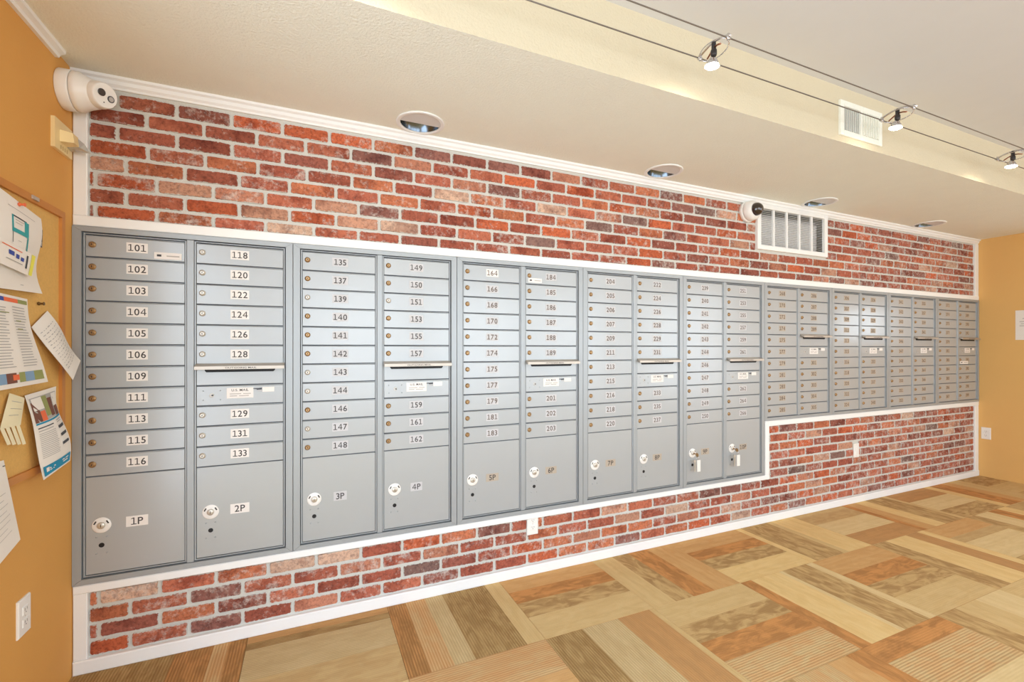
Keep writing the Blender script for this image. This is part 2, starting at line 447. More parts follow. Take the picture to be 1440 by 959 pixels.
sof = struct('ceiling_soffit', mb, [M_ceil, M_face], 'cream dropped ceiling over the mailboxes with its yellow-lit front face')

# ------------------------------------------------------------------ bricks
BRP = [((168,96,76),8),((178,104,80),7),((156,86,68),6),((186,112,80),5),((148,88,74),4),((138,92,82),2),((188,140,116),3),((182,122,98),3),((184,96,64),5),((130,100,92),1),((198,164,142),1)]
BRC = [lin(c) for c, w in BRP for _ in range(w)]
rb = random.Random(5)
def brick_mesh(w, h, sd):
    r = random.Random(sd); n = 5 if w > .12 else 3; pts = []
    c = min(.007, w*.2)
    def jit(a): return r.uniform(-a, a)
    for i in range(n): pts.append((c+(w-2*c)*i/(n-1)+(0 if i in (0, n-1) else jit(.006)), jit(.0026)))
    pts.append((w+jit(.0015), c+jit(.003))); pts.append((w+jit(.0015), h-c+jit(.003)))
    for i in range(n): pts.append((w-c-(w-2*c)*i/(n-1)+(0 if i in (0, n-1) else jit(.006)), h+jit(.0026)))
    pts.append((jit(.0015), h-c+jit(.003))); pts.append((jit(.0015), c+jit(.003)))
    m = len(pts); mb = MB(); cx, cz = w/2, h/2; d = .0045+r.uniform(0, .0025)
    front = [(cx+(x-cx)*(1-.005/w), -d, cz+(z-cz)*(1-.005/h)) for x, z in pts]
    mb.size = (w, h)
    mb.add([(x, .0015, z) for x, z in pts]+front, [(i, (i+1) % m, m+(i+1) % m, m+i) for i in range(m)]+[tuple(m+i for i in range(m))])
    return mb
BP, BH_ = .2032, .0665
def edge_uv(me, boxes):
    """two uv layers: distance from the left/lower and from the right/upper brick edge"""
    me.uv_layers.new(name='from_left'); me.uv_layers.new(name='from_right')
    ua, ub = me.uv_layers['from_left'].data, me.uv_layers['from_right'].data
    for p in me.polygons:
        x0, x1, z0, z1 = boxes[p.index] if isinstance(boxes, list) else boxes
        for li in p.loop_indices:
            co = me.vertices[me.loops[li].vertex_index].co
            ua[li].uv = (co.x-x0, co.z-z0); ub[li].uv = (x1-co.x, z1-co.z)
    return me
def one_brick(w, h, sd): return edge_uv(brick_mesh(w, h, sd).mesh('brick', M_brick), (0, w, 0, h))
FULL = [one_brick(BP-.0105, BH_-.0105, 100+i) for i in range(16)]
slots = []     # x0, x1, z0, z1
def rows(z0, offs, xa, xb, zlo, zhi, skip=()):
    for k, off in enumerate(offs):
        if off is None: continue
        zb, zt = z0+k*BH_+.00525, z0+(k+1)*BH_-.00525
        zb, zt = max(zb, zlo), min(zt, zhi)
        if zt-zb < .012: continue
        j = off-BP*math.ceil((off-xa)/BP+1)
        while j < xb:
            a, b = max(j+.00525, xa), min(j+BP-.00525, xb); j += BP
            segs = [(a, b)]
            for sx0, sx1, sz0, sz1 in skip:
                if sz0 < (zb+zt)/2 < sz1:
                    new = []
                    for p, q in segs:
                        if q <= sx0 or p >= sx1: new.append((p, q)); continue
                        if p < sx0: new.append((p, sx0))
                        if q > sx1: new.append((sx1, q))
                    segs = new
            for p, q in segs:
                if q-p > .012: slots.append((p, q, zb, zt))
rows(1.822, [.068,.167,.068,.167,.038,.139,.033,.138], .050, 7.055, 1.836, 2.350, [(3.885,4.705,2.034,2.5)])
up_n = len(slots)
PL1 = (2.006,2.078,.224,.352); PL2 = (5.062,5.134,.378,.496)
rows(.055, [.181,.079,.181,.079], .050, 7.055, .057, .319, [PL1])
rows(.055, [None]*3+[.079,.181,.079,.181,.079,.181,.079], 4.018, 7.055, .3215, .713, [PL2])
def zc_of(x, z): return (x-CAMX)*math.sin(YAW)+2.39*math.cos(YAW)
slots.sort(key=lambda s: -(s[1]-s[0])*(s[3]-s[2])/zc_of((s[0]+s[1])/2, 0)**3)
col_of = {}
stuff = {}
panel = {}
def brick_col(s):
    c = rb.choice(BRC); f = rb.uniform(.85, 1.12)
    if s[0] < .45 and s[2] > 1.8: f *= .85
    return tuple(min(1, v*f) for v in c)+(1,)
MAXB = 300
far = MB(); far_col = []; far_box = []
for i, s in enumerate(slots):
    x0, x1, z0, z1 = s; w, h = x1-x0, z1-z0; c = brick_col(s)
    if i < MAXB:
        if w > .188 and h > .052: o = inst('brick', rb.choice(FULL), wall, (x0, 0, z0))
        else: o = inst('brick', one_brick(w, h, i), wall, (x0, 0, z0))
        o.color = c
    else:
        q = brick_mesh(w, h, i); n0 = len(far.f); far.add([(x+x0, y, z+z0) for x, y, z in q.v], q.f); far_col += [c]*len(q.f); far_box += [s]*len(q.f)
# distant bricks: joined, colour kept per brick as an attribute
def far_brick_material():
    m = M_brick.copy(); m.name = 'weathered_brick_far'; n = m.node_tree.nodes; l = m.node_tree.links
    at = n.new('ShaderNodeAttribute'); at.attribute_name = 'tone'
    oi = [x for x in n if x.type == 'OBJECT_INFO'][0]
    for lk in list(l):
        if lk.from_node == oi and lk.from_socket.name == 'Color':
            ts = lk.to_socket; l.remove(lk); l.new(at.outputs['Color'], ts)
    return m
me = edge_uv(far.mesh('far_bricks', far_brick_material()), far_box)
ca = me.color_attributes.new('tone', 'FLOAT_COLOR', 'CORNER')
for p, c in zip(me.polygons, far_col):
    for li in p.loop_indices: ca.data[li].color = c
o = inst('bricks', me, wall); o['kind'] = 'stuff'; o['label'] = 'smaller bricks at the far end of the wall'

# ------------------------------------------------------------------ trims
tn = 0
def trim(x0, x1, y0, y1, z0, z1, label, ch=.003):
    global tn
    tn += 1
    return struct('trim_%d' % tn, MB().plate(x0, x1, z0, z1, y1, y0, ch), M_white, label)
cr = MB()
prof = [(0,2.362),(-.012,2.362),(-.014,2.370),(-.022,2.378),(-.024,2.392),(-.034,2.398),(-.036,ZC),(0,ZC)]
n = len(prof)
cr.add([(.0,y,z) for y, z in prof]+[(RX,y,z) for y, z in prof], [(i,(i+1)%n,n+(i+1)%n,n+i) for i in range(n)]+[tuple(range(n)), tuple(range(n,2*n))])
struct('trim_crown', cr, M_white, 'white crown moulding along the top of the brick')
cl = MB()
prof = [(0,2.380),(.012,2.380),(.016,2.390),(.030,2.397),(.032,ZC),(0,ZC)]; n = len(prof)
cl.add([(x,-.150,z) for x, z in prof]+[(x,SY,z) for x, z in prof], [(i,(i+1)%n,n+(i+1)%n,n+i) for i in range(n)]+[tuple(range(n)), tuple(range(n,2*n))])
struct('trim_crown_left', cl, M_white, 'white crown moulding on the orange wall under the ceiling')
trim(.002, .047, -.018, 0, 1.833, 2.3625, 'white upright trim at the left of the upper brick')
trim(.002, RX-.002, -.020, 0, 1.792, 1.833, 'white trim over the mailboxes')
trim(7.058, RX-.002, -.018, 0, 1.833, 2.3625, 'white upright trim at the right of the upper brick')
trim(.002, .047, -.018, 0, .055, .321, 'white upright trim at the left of the lower brick')
trim(.002, 4.016, -.020, 0, .321, .354, 'white trim under the tall mailboxes')
trim(3.972, 4.016, -.020, 0, .354, .7575, 'white upright trim beside the last tall mailbox')
trim(4.016, RX-.002, -.020, 0, .717, .7575, 'white trim under the short mailboxes')
trim(7.058, RX-.002, -.018, 0, .055, .717, 'white upright trim at the right of the lower brick')
struct('baseboard_back', MB().plate(.002, RX-.002, 0.0, .055, 0, -.024, .004), M_white, 'white baseboard under the brick')

# ------------------------------------------------------------------ lettering
GL = {}
def glyph(ch):
    if ch in GL: return GL[ch]
    cu = bpy.data.curves.new('g', 'FONT'); cu.body = ch; cu.size = 1.0; cu.resolution_u = 3; cu.offset = .012
    o = bpy.data.objects.new('g', cu); COL.objects.link(o); bpy.context.view_layer.update()
    dg = bpy.context.evaluated_depsgraph_get(); me = bpy.data.meshes.new_from_object(o.evaluated_get(dg))
    v = [(p.co.x, p.co.y) for p in me.vertices]; f = [tuple(p.vertices) for p in me.polygons]
    bpy.data.objects.remove(o); bpy.data.curves.remove(cu); bpy.data.meshes.remove(me)
    x0 = min(p[0] for p in v); x1 = max(p[0] for p in v)
    if ch == '1':      # drawn by hand: flag, stem and foot serif as on the cards
        h = GL['0'][3]
        v = [(.22,.0),(.32,.0),(.32,h),(.22,h), (.04,h*.80),(.22,h*.86),(.22,h),(.06,h*.90), (.04,0),(.50,0),(.50,.085),(.04,.085)]
        f = [(0,1,2,3),(4,5,6,7),(8,9,10,11)]; x0, x1 = .04, .50
    if ch == '4':
        h = GL['0'][3]
        v = [(.34,0),(.44,0),(.44,h),(.34,h), (.02,h*.26),(.54,h*.26),(.54,h*.26+.085),(.02,h*.26+.085), (.02,h*.26+.085),(.13,h*.26+.085),(.34,h*.86),(.34,h)]
        f = [(0,1,2,3),(4,5,6,7),(8,9,10,11)]; x0, x1 = .02, .54
    GL[ch] = ([(a-x0, b) for a, b in v], f, x1-x0, max(p[1] for p in v)); return GL[ch]
H0 = max(p[1] for p in glyph('0')[0])
def text_into(mb, s, cx, cz, h, y, mi, sx=1., right=None):
    k = h/H0; adv = []; x = 0; gap = .10
    for ch in s:
        if ch == ' ': adv.append(None); x += .30; continue
        g = glyph(ch); adv.append(x); x += g[2]+gap
    w = (x-gap)*k*sx
    for ch, a in zip(s, adv):
        if a is None: continue
        g = glyph(ch); mb.add([(cx-w/2+(a+p[0])*k*sx, y, cz-h/2+p[1]*k) for p in g[0]], g[1], mi)

# ------------------------------------------------------------------ mailboxes
UW = .792; ZT = 1.790; R0 = 1.760; RP = .0887
ZTALL, ZSHORT = .356, .759
DA, DB = (.0405, .371), (.414, .7505)        # door spans of the two columns
def door_mesh(x0, x1, h, mm, name):
    w = x1-x0; mb = MB()
    mb.plate(0, w, 0, h, -.004, -.0125, .0012)
    mb.add([(0,-.0125,h-.0045),(w,-.0125,h-.0045),(w,-.0155,h-.0022),(0,-.0155,h-.0022),(0,-.0125,h-.0002),(w,-.0125,h-.0002)], [(0,1,3,2)[::1],(2,3,5,4),(0,2,4),(1,5,3)])
    return mb.mesh(name, mm)
DM = [door_mesh(*DA, RP-.0042, M_silver2, 'mailbox_door'), door_mesh(*DB, RP-.0042, M_silver2, 'mailbox_door')]
def lock_mesh(body):
    mb = MB(); mb.lathe([(.0125,0),(.0125,.002),(.0110,.0045),(.0085,.0050),(.0080,.0085),(.0070,.0095)], seg=16)
    mb.box(-.0009,.0009,-.0099,-.0094,-.0045,.0045,1); mb.lathe([(.0022,.0094),(.0022,.0098)], seg=8, mi=1, smooth=False)
    return mb.mesh('lock', [body, M_dark])
LK_BRASS, LK_NICK = lock_mesh(M_brass), lock_mesh(M_nickel)
def parcel_lock_mesh():
    mb = MB(); mb.lathe([(.0315,0),(.0315,.0015),(.0295,.003),(.015,.0035)], seg=28)
    mb.lathe([(.0135,.0034),(.0135,.008),(.012,.010),(.0001,.010)], seg=20, mi=1, cap=False)
    mb.box(-.001,.001,-.0106,-.0098,-.006,.006,2)
    for sx in (-1, 1):
        c0 = Vector((sx*.020, -.0042, .012)); u = Vector((.0035*sx, 0, -.006)); v = Vector((.0022, 0, .0013*sx))
        mb.add([c0-u-v, c0+u-v, c0+u+v, c0-u+v], [(0,1,2,3)], 2)
    return mb.mesh('parcel_lock', [M_plastic, M_nickel, M_dark])
PLK = parcel_lock_mesh()
def keyhole_mesh():
    mb = MB(); mb.lathe([(.0095,.0002),(.0095,.0006)], seg=16, mi=1, smooth=False)
    return mb.mesh('keyhole', [M_nickel, M_black])
def rivets_mesh(dx, dz, r):
    mb = MB()
    for sx in (-1, 1):
        for sz in (-1, 1): mb.lathe([(r,0),(r*.85,.0014),(r*.4,.0022)], org=(sx*dx,0,sz*dz), seg=8)
    return mb.mesh('rivets', [M_silver])
RV1, RV2 = rivets_mesh(.017, .033, .0036), rivets_mesh(.032, .020, .0030)
KH = keyhole_mesh()
U = [
 (['101','102','103','104','105','106','109','111','113','115','116'], ['118','120','122','124','126','128','129','131','133'], '1P', '2P'),
 (['135','137','139','140','141','142','143','144','146','147','148'], ['149','150','151','153','155','157','159','161','162'], '3P', '4P'),
 (['164','166','168','170','172','174','175','177','179','181','183'], ['184','185','186','187','188','189','201','202','203'], '5P', '6P'),
 (['204','205','206','207','209','211','213','215','216','218','220'], ['222','224','226','228','229','231','233','235','237'], '7P', '8P'),
 (['239','240','241','242','243','244','246','247','248','249','250'], ['251','253','255','257','259','261','262','264','266'], '9P', '10P'),
 (['268','270','272','274','275','277','279','281','283','284','285'], ['286','287','288','289','301','302','303','304','305'], None, None),
 (['306','307','309','311','313','315','316','318','320','322','324'], ['326','328','329','331','333','335','337','339','340'], None, None),
 (['341','342','343','344','346','347','348','349','350','351','353'], ['355','357','359','361','362','364','366','368','370'], None, None),
 (['372','374','375','377','379','381','383','384','385','386','387'], ['388','389','390','391','393','395','397','398','399'], None, None),
]
ULAB = [
 'tall silver mailbox bank with white cards 101 to 133, at the left orange wall',
 'tall silver mailbox bank with boxes 135 to 162 and parcel lockers 3P and 4P',
 'tall silver mailbox bank with boxes 164 to 203 and parcel lockers 5P and 6P',
 'tall silver mailbox bank with boxes 204 to 237 and parcel lockers 7P and 8P',
 'tall silver mailbox bank with boxes 239 to 266, keys hanging in lockers 9P and 10P',
 'short silver mailbox bank without parcel lockers, next to the tall bank with hanging keys',
 'short silver mailbox bank second from the step, its upper doors catching bluish light',
 'short silver mailbox bank between the sheen-lit bank and the last bank',
 'last short silver mailbox bank against the right orange wall, one white sticker on it',
]
def frame_mesh(zb, h, tall):
    """outer flange with mitred corners, centre mullion, inner beads, dark cavity; local z from the base"""
    mb = MB(); o0, o1 = .0015, UW-.0015; i0, i1 = .030, UW-.030; zo0, zo1 = .0, h; zi0, zi1 = .022, h-.020; y = -.022; g = .0005
    def prism(q):      # q: 4 xz points, front at y
        mb.add([(a, 0, b) for a, b in q]+[(a, y+.0015, b) for a, b in q]+[(a*.97+.03*sum(p[0] for p in q)/4 if False else a, y, b) for a, b in q], [(3,2,1,0)]+[(i,(i+1)%4,4+(i+1)%4,4+i) for i in range(4)]+[(4+i,4+(i+1)%4,8+(i+1)%4,8+i) for i in range(4)]+[(8,9,10,11)])
    prism([(o0,zo0+g),(i0,zi0+g),(i0,zi1-g),(o0,zo1-g)]); prism([(i1,zi0+g),(o1,zo0+g),(o1,zo1-g),(i1,zi1-g)])
    prism([(o0+g,zo0),(o1-g,zo0),(i1-g,zi0),(i0+g,zi0)]); prism([(i0+g,zi1),(i1-g,zi1),(o1-g,zo1),(o0+g,zo1)])
    mb.box(i0+.001, i1-.001, -.0035, 0, zi0, zi1, 1)           # dark cavity behind doors
    # inner beads around each column
    for a, b in (DA, DB):
        zl = .033; zh = h-.030
        for q in ((a-.0075,a-.0015,zl-.006,zh+.006),(b+.0015,b+.0075,zl-.006,zh+.006)): mb.plate(*q, -.0035, -.0145, .001)
        for q in ((a-.0015,b+.0015,zl-.006,zl-.0015),(a-.0015,b+.0015,zh+.0015,zh+.006)): mb.plate(*q, -.0035, -.0145, .001)
    mb.plate(DA[1]+.0085, DB[0]-.0085, zi0+.001, zi1-.001, -.0035, -.0185, .0015)   # mullion
    return mb.mesh('frame', [M_silver, M_gap])
FM = {True: frame_mesh(ZTALL, ZT-ZTALL, True), False: frame_mesh(ZSHORT, ZT-ZSHORT, False)}
def hood_mesh():
    w = DB[1]-DB[0]+.006; mb = MB(); D = -.046
    # sloping hood lip
    mb.add([(-.003,-.012,.012),(w,-.012,.012),(w,D,.000),(-.003,D,.000),(-.003,-.012,.004),(w,-.012,.004),(w,D,-.014),(-.003,D,-.014)],
           [(0,1,2,3),(3,2,6,7),(4,7,6,5),(0,3,7,4),(1,5,6,2),(0,4,5,1)])
    text_into(mb, 'OUTGOING MAIL', w/2, -.007, .0070, D-.0006, 1, 1.5)
    return mb.mesh('hood', [M_steel, M_ink])
HOOD = hood_mesh()
def slot_panel_mesh(h):
    w = DB[1]-DB[0]; mb = MB(); mb.plate(0, w, 0, h, -.004, -.0125, .0012)
    mb.add([(.036,-.0131,h-.029),(w-.040,-.0131,h-.029),(w-.033,-.0131,h-.022),(w-.033,-.0131,h-.010),(.030,-.0131,h-.010),(.030,-.0131,h-.022)], [(0,1,2,3,4,5)], 1)
    return mb.mesh('mail_slot', [M_silver2, M_black])
SLOT = slot_panel_mesh(RP-.0042)
def usmail_mesh():
    mb = MB(); mb.plate(-.052,.052,-.0235,.0235,0,-.0008,.0002,0)
    text_into(mb, 'U.S. MAIL', 0, .013, .0105, -.0012, 1, 1.05)
    for i, (a, b) in enumerate(((-.040,.004),(.012,.042),(-.040,-.012),(-.004,.034))):
        z = -.002-.007*(i//2)*1.3; mb.add([(a,-.0012,z),(b,-.0012,z),(b,-.0012,z-.0035),(a,-.0012,z-.0035)], [(0,1,2,3)], 2)
    return mb.mesh('mail_label', [M_card, M_ink, M_pgrey])
USM = usmail_mesh()
def maker_mesh():
    mb = MB(); mb.plate(-.012,.036,-.011,.011,0,-.0008,.0002,0)
    mb.add([(-.050,-.001,.006),(-.014,-.001,.008),(-.014,-.001,.000),(-.034,-.001,-.001),(-.036,-.001,.002),(-.047,-.001,.003)], [(0,1,2,3,4,5)], 1)
    mb.add([(-.032,-.001,-.004),(-.014,-.001,-.003),(-.014,-.001,-.007),(-.032,-.001,-.008)], [(0,1,2,3)], 2)
    return mb.mesh('small_label', [M_card, M_pdark, M_pgrey])
MAK = maker_mesh()
def arrow_lock_mesh():
    mb = MB(); mb.lathe([(.0085,0),(.0085,.0015),(.007,.0018)], seg=16); mb.lathe([(.0055,.0019),(.0055,.0022)], seg=14, mi=1, smooth=False)
    mb.add([(-.004,-.0026,0),(.006,-.0026,.0045),(.006,-.0026,-.0045)], [(0,1,2)], 2)
    return mb.mesh('carrier_lock', [M_nickel, M_card2, M_dark])
ARW = arrow_lock_mesh()
def number_label(u, s, parcel):
    mb = MB(); card = M_card if u == 0 or s == '2P' else (M_card3 if u > 4 or (parcel and u > 1) else M_card2)
    if s == '164': card = M_card
    ink = M_ink if u < 2 or parcel else M_inkb
    hw, hh = (.036,.0205) if not parcel else (.037,.0215)
    if u == 0: ink = M_ink
    if parcel and u == 1: hw = .030
    mb.plate(-hw, hw, -hh, hh, 0, -.0006, .0001, 0)
    text_into(mb, s, 0, 0, .0275 if not parcel else .029, -.0010, 1, .97)
    return mb.mesh('number_label', [card, ink])
rl = random.Random(3)
for u, (ca_, cb_, pa, pb) in enumerate(U):
    tall = pa is not None; zb = ZTALL if tall else ZSHORT
    unit = thing('mailbox_bank', ULAB[u], 'mailboxes', (u*UW, 0, zb), None, 'mailbox banks set in the brick wall')
    inst('frame', FM[tall], unit)
    def add_door(colx, row, s):
        x0, x1 = (DA, DB)[colx]; z = R0-(row+1)*RP+.002-zb
        d = inst('mailbox_door', DM[colx], unit, (x0, 0, z))
        hh = (RP-.0042)/2
        lk = LK_NICK if (u == 0 and colx == 1) or (u == 1 and rl.random() < .5) else LK_BRASS
        inst('lock', lk, d, (.0215, -.0125, hh+(.012 if False else .0045)), (0, rl.uniform(-.3, .3), 0))
        inst('number_label', number_label(u, s, False), d, (((.207,.577)[colx])-x0, -.0125, hh+.0035))
        return d
    nb = 6 if tall else 4
    doors = {}
    for i, s in enumerate(ca_): doors[s] = add_door(0, i, s)
    for i, s in enumerate(cb_): doors[s] = add_door(1, i if i < nb else i+2, s)
    z = R0-(nb+1)*RP+.002-zb
    sl = inst('mail_slot', SLOT, unit, (DB[0], 0, z)); inst('hood', HOOD, sl, (0, 0, RP-.006))
    z -= RP
    cdoor = inst('carrier_door', DM[1], unit, (DB[0], 0, z))
    inst('carrier_lock', ARW, cdoor, (.056, -.0125, .043)); inst('rivets', RV2, cdoor, (.056, -.0125, .043))['kind'] = 'stuff'; inst('mail_label', USM, cdoor, (.164, -.0125, .050)); inst('small_label', MAK, cdoor, (.264, -.0125, .062))
    if tall:
        h = R0-11*RP-.0025-(zb+.034)
        for (x0, x1), s, lx in ((DA, pa, .091), (DB, pb, .466)):
            d = obj('parcel_door', MB().plate(0, x1-x0, 0, h, -.004, -.0125, .0015), M_silver2, unit, (x0, 0, .034))
            zz = .585-zb-.034
            inst('parcel_lock', PLK, d, (lx-x0, -.0125, zz)); inst('keyhole', KH, d, (lx-x0, -.0125, zz-.081)); inst('rivets', RV1, d, (lx-x0, -.0125, zz-.081))['kind'] = 'stuff'
            inst('number_label', number_label(u, s, True), d, ((.207 if x0 < .1 else .577)-x0, -.0125, zz+.001))
    def sticker(d, cx, cz, w, h):
        mb = MB(); mb.plate(-w/2, w/2, -h/2, h/2, 0, -.0006, .0001)
        mb.add([(-w*.40,-.0009,-h*.14),(-w*.24,-.0009,-h*.14),(-w*.24,-.0009,h*.18),(-w*.40,-.0009,h*.18)], [(0,1,2,3)], 1)
        mb.add([(-w*.05,-.0009,-h*.10),(w*.42,-.0009,-h*.10),(w*.42,-.0009,h*.08),(-w*.05,-.0009,h*.08)], [(0,1,2,3)], 2)
        o = obj('sticker', mb, [M_card, M_pdark, M_pgrey], d, (cx, -.0133, cz)); o['label'] = 'white paper sticker'
    if u == 0: sticker(doors['101'], .272, .020, .096, .028)
    if u == 2: sticker(doors['184'], .058, .020, .088, .026)
    if u == 8: sticker(doors[cb_[4]], .10, .018, .15, .030)

# keys hanging in 9P and 10P
for lx, nm, dz in ((.091, '9P', 0.), (.466, '10P', -.008)):
    k = thing('key_ring', 'brass key with white tag hanging from parcel locker %s' % nm, 'keys', (4*UW+lx, -.0228, .585+dz*0), None, 'keys left in the parcel lockers')
    mb = MB(); mb.box(-.0012,.0012,-.016,.0,-.004,.004)
    mb.lathe([(.0001,-.0012),(.013,-.0012),(.013,.0012),(.0001,.0012)], org=(.006,-.026,-.006), axis=(1,0,0), seg=16, smooth=False, cap=False)
    obj('key', mb, M_brass, k)
    pts = [(.010+.0*math.cos(a), -.027+.010*math.cos(a), -.026+.010*math.sin(a)) for a in [i*math.pi/8 for i in range(16)]]
    obj('split_ring', MB().tube(pts, .0009, 6, closed=True), M_chrome, k)
    mb = MB(); mb.plate(.004, .034, -.120, -.042, -.026, -.030, .001); o = obj('tag', mb, M_plastic, k); o['label'] = 'white plastic key tag'
    mb = MB()
    mb.lathe([(.0001,-.001),(.010,-.001),(.010,.001),(.0001,.001)], org=(-.012,-.024,-.048), axis=(0,1,0), seg=14, smooth=False, cap=False); mb.box(-.0155,-.0085,-.025,-.023,-.118,-.055)
    obj('hanging_key', mb, M_nickel, k)

# ------------------------------------------------------------------ return air grille
g = thing('return_air_grille', 'white air grille with thin slats and four uprights, high on the brick', 'vent', (VX0-.038, 0, VZ0-.034))
ox, oz = VX0-.038, VZ0-.034
mb = MB()
a0, a1, b0, b1 = 0, VX1+.04-ox, 0, 2.372-oz
i0, i1, j0, j1 = VX0-ox, VX1-ox, VZ0-oz, VZ1-oz
for q in ((a0,i0,b0,b1),(i1,a1,b0,b1),(i0,i1,b0,j0),(i0,i1,j1,b1)): mb.plate(*q, .0, -.022, .002)
obj('frame', mb, M_white, g)
mb = MB()
for q in ((i0-.01,i0,-.0,.22,j0,j1),(i1,i1+.01,0,.22,j0,j1),(i0-.01,i1+.01,0,.22,j0-.01,j0),(i0-.01,i1+.01,0,.22,j1,j1+.01)): mb.box(*q)
mb.box(i0-.01,i1+.01,.22,.23,j0-.01,j1+.01,1)
mb.add([(i0,.05,j1-.02),(i1,.05,j1-.02),(i1,.20,j1-.13),(i0,.20,j1-.13)], [(0,1,2,3)], 1)
obj('duct_box', mb, [M_ductd, M_duct], g)
obj('filter', MB().box(i0+.0, i1-.0, .045, .052, j0+.018, j1-.045), M_duct, g)
for i in range(1, 5):
    x = i0+(i1-i0)*i/5; obj('upright', MB().plate(x-.008, x+.008, j0, j1, -.001, -.016, .002), M_white, g)
mb = MB(); ns = 20
for i in range(ns):
    z = j0+(i+.5)*(j1-j0)/ns
    mb.box(i0, i1, -.008, .0, z-.0007, z+.0007)
o = obj('slats', mb, M_white, g); o['kind'] = 'stuff'

# soffit register
r = thing('supply_register', 'cream air register with upright louvres on the soffit face', 'vent', (3.445, SY, 2.440))
mb = MB(); w, h = .375, .188
for q in ((0,.030,0,h),(.175,.195,0,h),(w-.03,w,0,h),(.03,.175,0,.03),(.195,w-.03,0,.03),(.03,.175,h-.03,h),(.195,w-.03,h-.03,h)): mb.plate(*q, 0, -.012, .002)
obj('frame', mb, M_ceil, r)
obj('backing', MB().box(.03, .175, -.002, -.0005, .03, h-.03, 0).box(.195, w-.03, -.002, -.0005, .03, h-.03, 1), [M_pdark, M_ceil], r)
for i in range(9):
    x = .036+i*.0165
    obj('louvre', MB().box(x, x+.0035, -.008, -.002, .031, h-.031), M_ceil, r)
    x = .200+i*.0165
    obj('louvre', MB().box(x, x+.007, -.014, -.002, .031, h-.031), M_ceil, r)

# ------------------------------------------------------------------ recessed wall washers
DLAB = ['recessed round wall-wash light over boxes 135 to 162, nearest the orange left wall', 'recessed round wall-wash light left of the dome camera',
        'recessed round wall-wash light just above the air grille', 'recessed round wall-wash light nearest the right orange wall']
for i, cx in enumerate(DLX):
    t = thing('wall_wash_downlight', DLAB[i], 'ceiling light', (cx, DLY, ZC), None, 'recessed wall-wash lights in the cream ceiling')
    obj('trim_ring', MB().lathe([(.097,-.004),(.115,0.0),(.117,.003),(.114,.006),(.100,.006),(.097,.002)], axis=(0,0,-1), seg=40, cap=False), M_white, t)
    # reflector can, open downwards
    obj('reflector', MB().lathe([(.0965,.000),(.091,-.020),(.076,-.040),(.045,-.054),(.0001,-.058)], axis=(0,0,-1), seg=32, cap=False), mat('smoky_reflector', (112,124,136), .22, metal=1.), t)
    obj('lamp_bulb', MB().lathe([(.0001,-.020),(.010,-.022),(.014,-.032),(.012,-.054)], org=(0,.02,0), axis=(0,0,-1), seg=16, cap=False), M_plastic, t)
    # eyelid shield covers the room side
    seg = 28; v = []; lim = .002
    a0 = math.asin(lim/.098)
    for k in range(seg+1):
        a = a0+(-math.pi-2*a0)*k/seg; v.append((.098*math.cos(a), .098*math.sin(a)))
    n = len(v); mb = MB()
    top = [(x, y, .004-(y+.098)*.01) for x, y in v]; bot = [(x, y, -.002-(y+.098)*.02) for x, y in v]
    mb.add(top+bot, [tuple(range(n)), tuple(range(2*n-1, n-1, -1))]+[(k,(k+1)%n,n+(k+1)%n,n+k) for k in range(n)])
    obj('eyelid_shield', mb, mat('grey_white_shield', (214,214,214), .4), t)

